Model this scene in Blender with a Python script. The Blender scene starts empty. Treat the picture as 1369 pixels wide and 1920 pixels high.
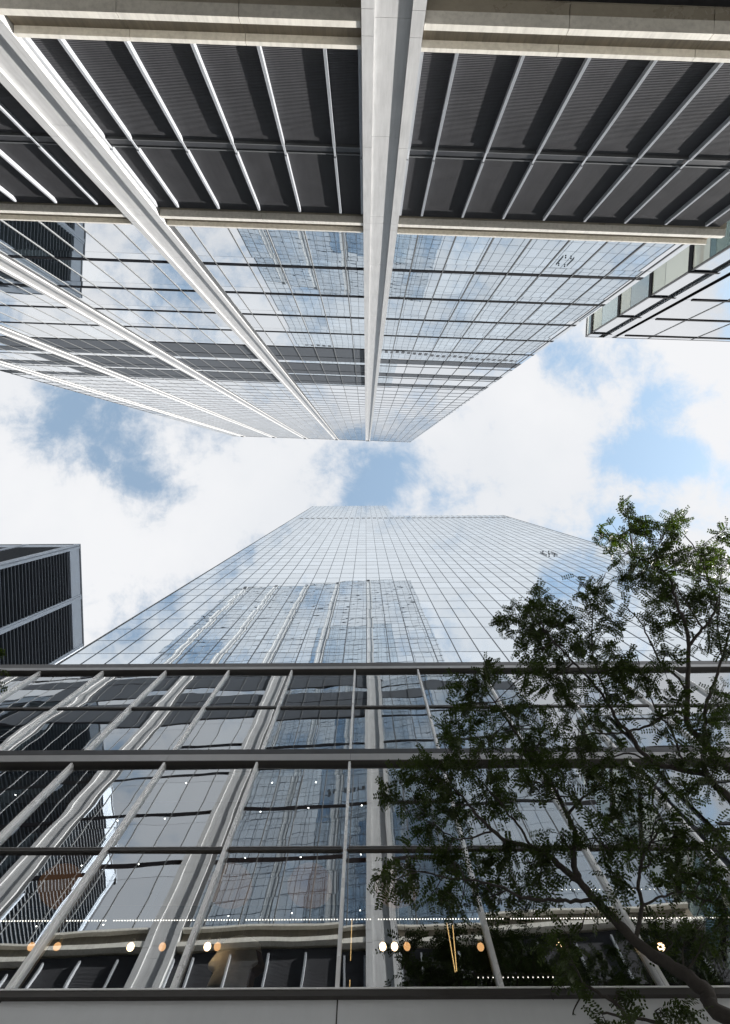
import bpy, bmesh, math, random
from mathutils import Vector, Matrix
R = math.radians
random.seed(11)
S = bpy.context.scene
COL = S.collection

# ------------------------------------------------------------------ camera
CAM = bpy.data.cameras.new('camera')
CAM.sensor_fit = 'VERTICAL'
CAM.sensor_height = 24.0
CAM.lens = 24.0 * 1150.0 / 1920.0
CAM.clip_start = 0.05
CAM.clip_end = 20000
camera = bpy.data.objects.new('camera', CAM)
COL.objects.link(camera)
# the eye point is the origin, 1.6 m above the pavement; the lens looks almost straight up
camera.matrix_world = Matrix(((0.99998122, 0.00589513, 0.00167341, 0),
                              (0.00598817, -0.99802841, -0.06247745, 0),
                              (0.0013018, 0.06248629, -0.99804497, 0),
                              (0, 0, 0, 1)))
S.camera = camera

# ------------------------------------------------------------------ sun, sky, exposure
SUN_EL = R(32)
SUN_AZ = math.atan2(3.3, 1.0)          # clockwise from +Y
sdir = Vector((math.sin(SUN_AZ) * math.cos(SUN_EL), math.cos(SUN_AZ) * math.cos(SUN_EL), math.sin(SUN_EL)))
SUN = bpy.data.lights.new('sun', 'SUN')
SUN.energy = 5.0
SUN.angle = R(0.5)
SUN.color = (1.0, 0.955, 0.90)
sun = bpy.data.objects.new('sun', SUN)
sun.rotation_euler = (-sdir).to_track_quat('-Z', 'Y').to_euler()
COL.objects.link(sun)

S.view_settings.view_transform = 'Standard'
S.view_settings.look = 'None'
S.view_settings.gamma = 1
S.view_settings.exposure = 1.58
S.cycles.max_bounces = 10
S.cycles.glossy_bounces = 6
S.cycles.diffuse_bounces = 3
S.cycles.transparent_max_bounces = 12
S.cycles.blur_glossy = 1.0
S.cycles.sample_clamp_indirect = 4.0
S.cycles.use_denoising = True

W = bpy.data.worlds.new("World")
S.world = W
W.use_nodes = True
nt = W.node_tree
for n in list(nt.nodes):
    nt.nodes.remove(n)


def node(tree, kind, **kw):
    n = tree.nodes.new(kind)
    for k, v in kw.items():
        if k == 'ins':
            for i, x in v.items():
                n.inputs[i].default_value = x
        else:
            setattr(n, k, v)
    return n


def math_n(tree, op, a, b=None, clamp=False):
    n = tree.nodes.new('ShaderNodeMath')
    n.operation = op
    n.use_clamp = clamp
    for i, x in enumerate((a, b)):
        if x is None:
            continue
        if isinstance(x, (int, float)):
            n.inputs[i].default_value = x
        else:
            tree.links.new(x, n.inputs[i])
    return n.outputs[0]


def build_sky():
    L = nt.links.new
    out = node(nt, 'ShaderNodeOutputWorld')
    bg = node(nt, 'ShaderNodeBackground', ins={1: 0.05})
    L(bg.outputs[0], out.inputs[0])
    sky = node(nt, 'ShaderNodeTexSky', sky_type='NISHITA', sun_disc=False, sun_elevation=SUN_EL,
               sun_rotation=SUN_AZ, altitude=0, air_density=1.0, dust_density=0.6, ozone_density=2.5)
    tc = node(nt, 'ShaderNodeTexCoord')
    sep = node(nt, 'ShaderNodeSeparateXYZ')
    L(tc.outputs['Generated'], sep.inputs[0])
    z = math_n(nt, 'MAXIMUM', sep.outputs[2], 0.06)
    u = math_n(nt, 'DIVIDE', sep.outputs[0], z)
    v = math_n(nt, 'DIVIDE', sep.outputs[1], z)
    comb = node(nt, 'ShaderNodeCombineXYZ')
    L(u, comb.inputs[0]); L(v, comb.inputs[1])
    # cloud deck: broken, soft, with fine wisps
    warp = node(nt, 'ShaderNodeTexNoise', ins={'Scale': 3.0, 'Detail': 4.0, 'Roughness': 0.55})
    L(comb.outputs[0], warp.inputs['Vector'])
    wm = node(nt, 'ShaderNodeVectorMath', operation='MULTIPLY_ADD')
    L(warp.outputs['Color'], wm.inputs[0]); wm.inputs[1].default_value = (0.11, 0.11, 0.0)
    L(comb.outputs[0], wm.inputs[2])
    n1 = node(nt, 'ShaderNodeTexNoise', ins={'Scale': 4.4, 'Detail': 12.0, 'Roughness': 0.66})
    L(wm.outputs[0], n1.inputs['Vector'])
    dens = n1.outputs[0]
    # thinner openings in the deck (u, v, radius_u, radius_v, strength)
    for (hu, hv, ru, rv, k) in HOLES:
        du = math_n(nt, 'MULTIPLY', math_n(nt, 'SUBTRACT', u, hu), 1.0 / ru)
        dv = math_n(nt, 'MULTIPLY', math_n(nt, 'SUBTRACT', v, hv), 1.0 / rv)
        d2 = math_n(nt, 'ADD', math_n(nt, 'MULTIPLY', du, du), math_n(nt, 'MULTIPLY', dv, dv))
        g = math_n(nt, 'MULTIPLY', math_n(nt, 'POWER', 2.718, math_n(nt, 'MULTIPLY', d2, -1.0)), k)
        dens = math_n(nt, 'SUBTRACT', dens, g)
    mr = node(nt, 'ShaderNodeMapRange', interpolation_type='SMOOTHSTEP')
    mr.inputs[1].default_value = 0.33; mr.inputs[2].default_value = 0.525
    mr.inputs[3].default_value = 0.16; mr.inputs[4].default_value = 1.0
    L(dens, mr.inputs[0])
    # cloud tone
    n2 = node(nt, 'ShaderNodeTexNoise', ins={'Scale': 2.2, 'Detail': 6.0, 'Roughness': 0.55})
    L(wm.outputs[0], n2.inputs['Vector'])
    cr = node(nt, 'ShaderNodeValToRGB')
    e = cr.color_ramp.elements
    e[0].position = 0.30; e[0].color = (5.2, 5.4, 5.7, 1)
    e[1].position = 0.62; e[1].color = (6.1, 6.15, 6.3, 1)
    L(n2.outputs[0], cr.inputs[0])
    blue = node(nt, 'ShaderNodeMix', data_type='RGBA', blend_type='MULTIPLY')
    blue.inputs[0].default_value = 1.0
    L(sky.outputs[0], blue.inputs[6]); blue.inputs[7].default_value = SKYK
    mx = node(nt, 'ShaderNodeMix', data_type='RGBA')
    L(mr.outputs[0], mx.inputs[0]); L(blue.outputs[2], mx.inputs[6]); L(cr.outputs[0], mx.inputs[7])
    L(mx.outputs[2], bg.inputs[0])


SKYK = (2.5, 2.5, 2.0, 1)
HOLES = [(0.02, 0.02, 0.055, 0.05, 0.17), (-0.02, 0.05, 0.03, 0.03, 0.10), (0.44, -0.03, 0.08, 0.035, 0.20), (0.52, -0.01, 0.06, 0.03, 0.14),
         (0.30, -0.16, 0.05, 0.06, 0.10), (-0.48, -0.10, 0.07, 0.06, 0.13), (-0.36, -0.02, 0.09, 0.05, 0.14), (-0.58, -0.04, 0.08, 0.06, 0.09),
         (-0.33, 0.03, 0.06, 0.03, 0.10), (0.42, 0.11, 0.05, 0.05, 0.10), (0.52, -0.13, 0.08, 0.03, 0.10), (-0.52, 0.12, 0.10, 0.06, -0.10),
         (0.22, -0.02, 0.10, 0.06, -0.08), (-0.12, 0.04, 0.09, 0.06, -0.10)]
build_sky()


# ------------------------------------------------------------------ helpers
class MB:
    """collects quads and boxes; build() links them as one mesh object"""
    def __init__(self):
        self.v = []; self.f = []; self.mi = []

    def face(self, pts, m=0):
        b = len(self.v)
        self.v.extend(pts)
        self.f.append(tuple(range(b, b + len(pts)))); self.mi.append(m)

    def box(self, x0, x1, y0, y1, z0, z1, m=0):
        b = len(self.v)
        self.v.extend([(x0, y0, z0), (x1, y0, z0), (x1, y1, z0), (x0, y1, z0), (x0, y0, z1), (x1, y0, z1), (x1, y1, z1), (x0, y1, z1)])
        for q in ((0, 3, 2, 1), (4, 5, 6, 7), (0, 1, 5, 4), (1, 2, 6, 5), (2, 3, 7, 6), (3, 0, 4, 7)):
            self.f.append(tuple(b + i for i in q)); self.mi.append(m)

    def prism(self, prof, z0, z1, m=0):
        """profile in x,y (counter-clockwise) from z0 to z1"""
        n = len(prof); b = len(self.v)
        self.v.extend([(x, y, z0) for x, y in prof]); self.v.extend([(x, y, z1) for x, y in prof])
        self.f.append(tuple(b + i for i in reversed(range(n)))); self.mi.append(m)
        self.f.append(tuple(b + n + i for i in range(n))); self.mi.append(m)
        for i in range(n):
            j = (i + 1) % n
            self.f.append((b + i, b + j, b + n + j, b + n + i)); self.mi.append(m)

    def prism_x(self, prof, x0, x1, m=0):
        """profile in y,z swept along x"""
        n = len(prof); b = len(self.v)
        self.v.extend([(x0, y, z) for y, z in prof]); self.v.extend([(x1, y, z) for y, z in prof])
        self.f.append(tuple(b + i for i in range(n))); self.mi.append(m)
        self.f.append(tuple(b + n + i for i in reversed(range(n)))); self.mi.append(m)
        for i in range(n):
            j = (i + 1) % n
            self.f.append((b + j, b + i, b + n + i, b + n + j)); self.mi.append(m)

    def tube(self, pts, radii, sides=8, m=0, cap=True):
        pts = [Vector(p) for p in pts]
        rings = []
        up = Vector((0.31, 0.17, 0.93))
        for i, p in enumerate(pts):
            t = (pts[min(i + 1, len(pts) - 1)] - pts[max(i - 1, 0)])
            if t.length < 1e-9:
                t = Vector((0, 0, 1))
            t.normalize()
            a = t.cross(up)
            if a.length < 1e-3:
                a = t.cross(Vector((1, 0, 0)))
            a.normalize(); c = t.cross(a)
            b = len(self.v)
            for k in range(sides):
                an = 2 * math.pi * k / sides
                self.v.append(tuple(p + (a * math.cos(an) + c * math.sin(an)) * radii[i]))
            rings.append(b)
        for i in range(len(rings) - 1):
            for k in range(sides):
                k2 = (k + 1) % sides
                self.f.append((rings[i] + k, rings[i] + k2, rings[i + 1] + k2, rings[i + 1] + k)); self.mi.append(m)
        if cap:
            self.f.append(tuple(rings[0] + k for k in reversed(range(sides)))); self.mi.append(m)
            self.f.append(tuple(rings[-1] + k for k in range(sides))); self.mi.append(m)

    def ball(self, c, r, m=0, su=12, sv=8, sz=1.0):
        b = len(self.v)
        for i in range(sv + 1):
            th = math.pi * i / sv
            for k in range(su):
                ph = 2 * math.pi * k / su
                self.v.append((c[0] + r * math.sin(th) * math.cos(ph), c[1] + r * math.sin(th) * math.sin(ph), c[2] + sz * r * math.cos(th)))
        for i in range(sv):
            for k in range(su):
                k2 = (k + 1) % su
                self.f.append((b + i * su + k, b + (i + 1) * su + k, b + (i + 1) * su + k2, b + i * su + k2)); self.mi.append(m)

    def build(self, name, mats, parent=None, smooth=False, stuff=False, label=None):
        me = bpy.data.meshes.new(name)
        me.from_pydata(self.v, [], self.f)
        if not isinstance(mats, (list, tuple)):
            mats = [mats]
        for m in mats:
            me.materials.append(m)
        if len(mats) > 1:
            me.polygons.foreach_set('material_index', self.mi)
        if smooth:
            me.polygons.foreach_set('use_smooth', [True] * len(me.polygons))
        me.update()
        o = bpy.data.objects.new(name, me)
        COL.objects.link(o)
        if parent is not None:
            o.parent = parent
            if parent.type == 'EMPTY':
                o.location = tuple(parent.get('_off', (0, 0, 0)))
        if stuff:
            o['kind'] = 'stuff'
        if label:
            o['label'] = label
        return o


def thing(name, label, cat, loc, rotz=0.0, off=None, group=None):
    """an Empty at the thing's base; off = where its parts' own zero lies relative to it"""
    o = bpy.data.objects.new(name, None)
    COL.objects.link(o)
    o.location = loc
    o.rotation_euler = (0, 0, rotz)
    o['label'] = label; o['category'] = cat
    o['_off'] = off if off else (0.0, 0.0, 0.0)
    if group:
        o['group'] = group
    return o


def tag(o, label, cat, group=None):
    o['label'] = label; o['category'] = cat
    if group:
        o['group'] = group
    return o


def structure(o):
    o['kind'] = 'structure'
    return o


GZ = -1.6           # pavement level, the eye is at 0


# ------------------------------------------------------------------ materials
def new_mat(name):
    m = bpy.data.materials.new(name)
    m.use_nodes = True
    t = m.node_tree
    for n in list(t.nodes):
        t.nodes.remove(n)
    out = t.nodes.new('ShaderNodeOutputMaterial')
    return m, t, out


def metal_paint(name, col, rough=0.45, spec=0.5, metallic=0.0, vary=0.06, streak=0.0, scale=1.5):
    """painted / anodised sheet: a little uneven in tone and gloss, optional rain streaks"""
    m, t, out = new_mat(name)
    L = t.links.new
    p = node(t, 'ShaderNodeBsdfPrincipled', ins={'Roughness': rough, 'Metallic': metallic, 'Specular IOR Level': spec})
    g = node(t, 'ShaderNodeNewGeometry')
    n = node(t, 'ShaderNodeTexNoise', ins={'Scale': scale, 'Detail': 5.0, 'Roughness': 0.6})
    L(g.outputs['Position'], n.inputs['Vector'])
    mr = node(t, 'ShaderNodeMapRange', ins={1: 0.3, 2: 0.7, 3: 1 - vary, 4: 1 + vary})
    L(n.outputs[0], mr.inputs[0])
    val = mr.outputs[0]
    if streak > 0:
        mp = node(t, 'ShaderNodeMapping', ins={'Scale': (9.0, 9.0, 0.7)})
        L(g.outputs['Position'], mp.inputs[0])
        s = node(t, 'ShaderNodeTexNoise', ins={'Scale': 1.0, 'Detail': 6.0, 'Roughness': 0.65})
        L(mp.outputs[0], s.inputs['Vector'])
        sr = node(t, 'ShaderNodeMapRange', ins={1: 0.42, 2: 0.72, 3: 1.0, 4: 1 - streak})
        L(s.outputs[0], sr.inputs[0])
        val = math_n(t, 'MULTIPLY', val, sr.outputs[0])
    mix = node(t, 'ShaderNodeMix', data_type='RGBA', blend_type='MULTIPLY')
    mix.inputs[0].default_value = 1.0
    mix.inputs[6].default_value = (*col, 1)
    cmb = node(t, 'ShaderNodeCombineColor')
    for i in range(3):
        L(val, cmb.inputs[i])
    L(cmb.outputs[0], mix.inputs[7])
    L(mix.outputs[2], p.inputs['Base Color'])
    rr = node(t, 'ShaderNodeMapRange', ins={1: 0.3, 2: 0.7, 3: rough * 0.85, 4: min(1, rough * 1.15)})
    L(n.outputs[0], rr.inputs[0]); L(rr.outputs[0], p.inputs['Roughness'])
    L(p.outputs[0], out.inputs[0])
    return m


def mirror_glass(name, body, tint, r0, wave=0.0015, wscale=0.7, fine=0.0, ior=2.2, rough=0.0):
    """coated facade glass: opaque dark body under a strong reflection, slightly rippled"""
    m, t, out = new_mat(name)
    L = t.links.new
    d = node(t, 'ShaderNodeBsdfDiffuse', ins={'Color': (*body, 1)})
    gl = node(t, 'ShaderNodeBsdfGlossy', ins={'Color': (*tint, 1), 'Roughness': rough})
    fr = node(t, 'ShaderNodeFresnel', ins={'IOR': ior})
    mr = node(t, 'ShaderNodeMapRange', ins={1: 0.1, 2: 0.85, 3: r0, 4: 0.97})
    L(fr.outputs[0], mr.inputs[0])
    mx = node(t, 'ShaderNodeMixShader')
    L(mr.outputs[0], mx.inputs[0]); L(d.outputs[0], mx.inputs[1]); L(gl.outputs[0], mx.inputs[2])
    ripple(t, gl.inputs['Normal'], wave, wscale)
    # blinds, room depth and coating differ from pane to pane
    g = node(t, 'ShaderNodeNewGeometry')
    rnd = pane_random(t, g)
    cb = node(t, 'ShaderNodeValToRGB')
    e = cb.color_ramp.elements
    e[0].position = 0.0; e[0].color = (*[c * 0.6 for c in body], 1)
    e[1].position = 1.0; e[1].color = (*[min(0.5, c * 4.5 + 0.03) for c in body], 1)
    k = e.new(0.72); k.color = (*[c * 1.2 for c in body], 1)
    L(rnd, cb.inputs[0]); L(cb.outputs[0], d.inputs[0])
    ct = node(t, 'ShaderNodeMix', data_type='RGBA')
    ct.inputs[6].default_value = (*[c * 0.93 for c in tint], 1); ct.inputs[7].default_value = (*tint, 1)
    L(rnd, ct.inputs[0]); L(ct.outputs[2], gl.inputs[0])
    L(mx.outputs[0], out.inputs[0])
    return m


def pane_random(t, g):
    oi = node(t, 'ShaderNodeObjectInfo')
    return math_n(t, 'FRACT', math_n(t, 'ADD', oi.outputs['Random'], g.outputs['Random Per Island']))


def ripple(t, target, wave, wscale, pane=1.2):
    if wave <= 0:
        return
    L = t.links.new
    g = node(t, 'ShaderNodeNewGeometry')
    n = node(t, 'ShaderNodeTexNoise', noise_dimensions='4D', ins={'Scale': wscale, 'Detail': 1.5, 'Roughness': 0.45})
    L(g.outputs['Position'], n.inputs['Vector'])
    L(math_n(t, 'MULTIPLY', pane_random(t, g), pane), n.inputs['W'])
    b = node(t, 'ShaderNodeBump', ins={'Strength': 1.0, 'Distance': wave})
    L(n.outputs[0], b.inputs['Height'])
    L(b.outputs[0], target)


def clear_glass(name, tint, r0, wave, wscale, ior=1.9):
    m, t, out = new_mat(name)
    L = t.links.new
    tr = node(t, 'ShaderNodeBsdfTransparent', ins={'Color': (*tint, 1)})
    gl = node(t, 'ShaderNodeBsdfGlossy', ins={'Color': (0.93, 0.97, 1.0, 1), 'Roughness': 0.0})
    fr = node(t, 'ShaderNodeFresnel', ins={'IOR': ior})
    mr = node(t, 'ShaderNodeMapRange', ins={1: 0.08, 2: 0.9, 3: r0, 4: 1.0})
    L(fr.outputs[0], mr.inputs[0])
    mx = node(t, 'ShaderNodeMixShader')
    L(mr.outputs[0], mx.inputs[0]); L(tr.outputs[0], mx.inputs[1]); L(gl.outputs[0], mx.inputs[2])
    ripple(t, gl.inputs['Normal'], wave, wscale)
    L(mx.outputs[0], out.inputs[0])
    return m


def glow(name, col, strength):
    m, t, out = new_mat(name)
    e = node(t, 'ShaderNodeEmission', ins={'Color': (*col, 1), 'Strength': strength})
    t.links.new(e.outputs[0], out.inputs[0])
    return m


def leaf_mat(name, c1, c2, trans):
    m, t, out = new_mat(name)
    L = t.links.new
    g = node(t, 'ShaderNodeNewGeometry')
    n = node(t, 'ShaderNodeTexNoise', ins={'Scale': 3.0, 'Detail': 3.0})
    L(g.outputs['Position'], n.inputs['Vector'])
    add = math_n(t, 'ADD', math_n(t, 'MULTIPLY', g.outputs['Random Per Island'], 0.5), math_n(t, 'MULTIPLY', n.outputs[0], 0.5))
    mx = node(t, 'ShaderNodeMix', data_type='RGBA')
    mx.inputs[6].default_value = (*c1, 1); mx.inputs[7].default_value = (*c2, 1)
    L(add, mx.inputs[0])
    p = node(t, 'ShaderNodeBsdfPrincipled', ins={'Roughness': 0.5, 'Specular IOR Level': 0.35})
    L(mx.outputs[2], p.inputs['Base Color'])
    tl = node(t, 'ShaderNodeBsdfTranslucent')
    tm = node(t, 'ShaderNodeMix', data_type='RGBA', blend_type='MULTIPLY')
    tm.inputs[0].default_value = 1.0; tm.inputs[7].default_value = (1.6, 1.7, 0.5, 1)
    L(mx.outputs[2], tm.inputs[6]); L(tm.outputs[2], tl.inputs[0])
    ms = node(t, 'ShaderNodeMixShader', ins={0: trans})
    L(p.outputs[0], ms.inputs[1]); L(tl.outputs[0], ms.inputs[2])
    L(ms.outputs[0], out.inputs[0])
    return m


def bark_mat(name, c):
    m, t, out = new_mat(name)
    L = t.links.new
    g = node(t, 'ShaderNodeNewGeometry')
    n = node(t, 'ShaderNodeTexNoise', ins={'Scale': 22.0, 'Detail': 7.0, 'Roughness': 0.7})
    L(g.outputs['Position'], n.inputs['Vector'])
    cr = node(t, 'ShaderNodeValToRGB')
    cr.color_ramp.elements[0].color = (c[0] * 0.5, c[1] * 0.5, c[2] * 0.5, 1)
    cr.color_ramp.elements[1].color = (c[0] * 1.7, c[1] * 1.7, c[2] * 1.7, 1)
    L(n.outputs[0], cr.inputs[0])
    p = node(t, 'ShaderNodeBsdfPrincipled', ins={'Roughness': 0.85})
    L(cr.outputs[0], p.inputs['Base Color'])
    b = node(t, 'ShaderNodeBump', ins={'Strength': 0.7, 'Distance': 0.01})
    L(n.outputs[0], b.inputs['Height']); L(b.outputs[0], p.inputs['Normal'])
    L(p.outputs[0], out.inputs[0])
    return m


M = {}
M['white'] = metal_paint('white_aluminium', (0.47, 0.473, 0.477), 0.38, 0.5, 0.0, 0.06, 0.20, 1.1)
M['beam'] = metal_paint('ivory_aluminium', (0.70, 0.675, 0.61), 0.32, 0.6, 0.0, 0.07, 0.22, 1.4)
M['soffit'] = metal_paint('bronze_grey_soffit', (0.36, 0.325, 0.26), 0.30, 0.6, 0.1, 0.10, 0.10, 0.9)
M['fin'] = metal_paint('grey_fin_aluminium', (0.40, 0.42, 0.45), 0.35, 0.5, 0.2, 0.05)
M['louver'] = metal_paint('charcoal_louver', (0.064, 0.065, 0.071), 0.6, 0.08, 0.0, 0.10, 0.12)
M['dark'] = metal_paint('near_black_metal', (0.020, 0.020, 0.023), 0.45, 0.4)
M['core'] = metal_paint('dark_core', (0.03, 0.03, 0.033), 0.8, 0.2)
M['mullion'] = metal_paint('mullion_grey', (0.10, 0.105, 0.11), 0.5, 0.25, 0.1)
M['joint'] = metal_paint('floor_joint_black', (0.008, 0.009, 0.012), 0.8, 0.05)
M['bronze'] = metal_paint('bronze_web', (0.24, 0.20, 0.145), 0.45, 0.4, 0.0, 0.12, 0.35, 1.4)
M['mech'] = metal_paint('mechanical_grille', (0.075, 0.085, 0.10), 0.6, 0.15, 0.0, 0.12)
M['reveal'] = metal_paint('pale_reveal', (0.72, 0.73, 0.74), 0.4)
M['glass_a'] = mirror_glass('office_glass', (0.035, 0.05, 0.06), (0.965, 0.985, 1.0), 0.85, 0.0011, 0.45)
M['glass_b'] = mirror_glass('blue_tower_glass', (0.03, 0.05, 0.08), (0.885, 0.95, 1.0), 0.85, 0.0026, 0.6)
M['glass_c'] = mirror_glass('green_glass', (0.10, 0.14, 0.14), (0.86, 0.94, 0.95), 0.42, 0.002, 0.5, ior=1.6)
M['glass_c2'] = mirror_glass('green_glass_blind', (0.30, 0.31, 0.26), (0.86, 0.94, 0.92), 0.30, 0.002, 0.5, ior=1.6)
M['glass_c3'] = mirror_glass('green_glass_dark', (0.04, 0.07, 0.08), (0.80, 0.92, 0.95), 0.36, 0.002, 0.5, ior=1.6)
M['glass_cf'] = mirror_glass('pale_glass', (0.10, 0.12, 0.13), (0.98, 0.99, 1.0), 0.84, 0.001, 0.4)
M['line_b'] = metal_paint('tower_joint', (0.06, 0.075, 0.10), 0.4)
M['line_bh'] = metal_paint('tower_floor_joint', (0.34, 0.39, 0.45), 0.4)
M['pod'] = metal_paint('podium_grey', (0.34, 0.34, 0.345), 0.35, 0.5, 0.35, 0.06, 0.06)
M['poddark'] = metal_paint('podium_charcoal', (0.055, 0.052, 0.05), 0.4, 0.4, 0.2)
M['podfin'] = metal_paint('bright_anodised', (0.84, 0.85, 0.86), 0.28, 0.5, 0.2, 0.04)
M['wall'] = metal_paint('podium_wall_panel', (0.58, 0.605, 0.63), 0.30, 0.5, 0.15, 0.05, 0.04, 0.8)
M['glass_p'] = clear_glass('podium_glass', (0.78, 0.83, 0.84), 0.42, 0.0036, 0.75)
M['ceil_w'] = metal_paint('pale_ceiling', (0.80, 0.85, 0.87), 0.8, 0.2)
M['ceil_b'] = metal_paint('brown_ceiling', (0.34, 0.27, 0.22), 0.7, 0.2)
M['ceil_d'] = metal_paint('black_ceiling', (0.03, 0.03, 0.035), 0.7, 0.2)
M['inner'] = metal_paint('dark_interior', (0.10, 0.09, 0.082), 0.8, 0.2)
M['bulb'] = glow('bulb_glow', (1.0, 0.66, 0.36), 3.75)
M['bulb_dim'] = glow('dim_bulb_glow', (1.0, 0.50, 0.20), 0.56)
M['led'] = glow('led_glow', (1.0, 0.90, 0.78), 1.65)
M['spot'] = glow('spot_glow', (1.0, 0.97, 0.90), 3.75)
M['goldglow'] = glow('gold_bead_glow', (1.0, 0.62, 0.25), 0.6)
M['gold'] = metal_paint('brass', (0.55, 0.36, 0.14), 0.3, 0.5, 0.9)
M['shade'] = glow('drum_shade_glow', (0.62, 0.27, 0.09), 0.05)
M['cloth'] = metal_paint('cream_cloth', (0.82, 0.85, 0.82), 0.9, 0.1, 0.0, 0.18, 0.15, 7.0)
M['cloth2'] = metal_paint('brown_cloth', (0.20, 0.12, 0.07), 0.9, 0.1, 0.0, 0.5, 0.1, 14.0)
M['e_dark'] = metal_paint('night_blue_panel', (0.012, 0.015, 0.022), 0.35, 0.5)
M['e_slat'] = metal_paint('steel_slat', (0.10, 0.115, 0.135), 0.4, 0.5, 0.3)
M['e_band'] = metal_paint('blue_grey_panel', (0.38, 0.43, 0.50), 0.45, 0.5, 0.1, 0.08, 0.1, 0.3)
M['leaf'] = leaf_mat('locust_leaf', (0.012, 0.021, 0.005), (0.038, 0.060, 0.012), 0.34)
M['bark'] = bark_mat('locust_bark', (0.030, 0.026, 0.023))
M['paving'] = metal_paint('paving', (0.20, 0.20, 0.195), 0.85, 0.2, 0.0, 0.2, 0.0, 2.0)
M['asphalt'] = metal_paint('asphalt', (0.06, 0.06, 0.062), 0.9, 0.2, 0.0, 0.25, 0.0, 0.5)
M['roof'] = metal_paint('roof_grey', (0.22, 0.22, 0.22), 0.8, 0.2)


def tilt_quad(x0, x1, z0, z1, y=0.0, amp=0.002):
    """a glass pane set a hair out of plane, as real panes are"""
    a, b = random.uniform(-amp, amp), random.uniform(-amp, amp)
    return [(x1, y + a + b, z0), (x0, y - a + b, z0), (x0, y - a - b, z1), (x1, y + a - b, z1)]


def many(name, quads, mat, parent, limit=100, key=None):
    """each pane a part of its own; past the limit the farther ones become one part"""
    if key:
        quads = sorted(quads, key=key)
    for q in quads[:limit]:
        b = MB(); b.face(q); b.build(name, mat, parent)
    if len(quads) > limit:
        b = MB()
        for q in quads[limit:]:
            b.face(q)
        b.build(name, mat, parent, stuff=True)


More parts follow.
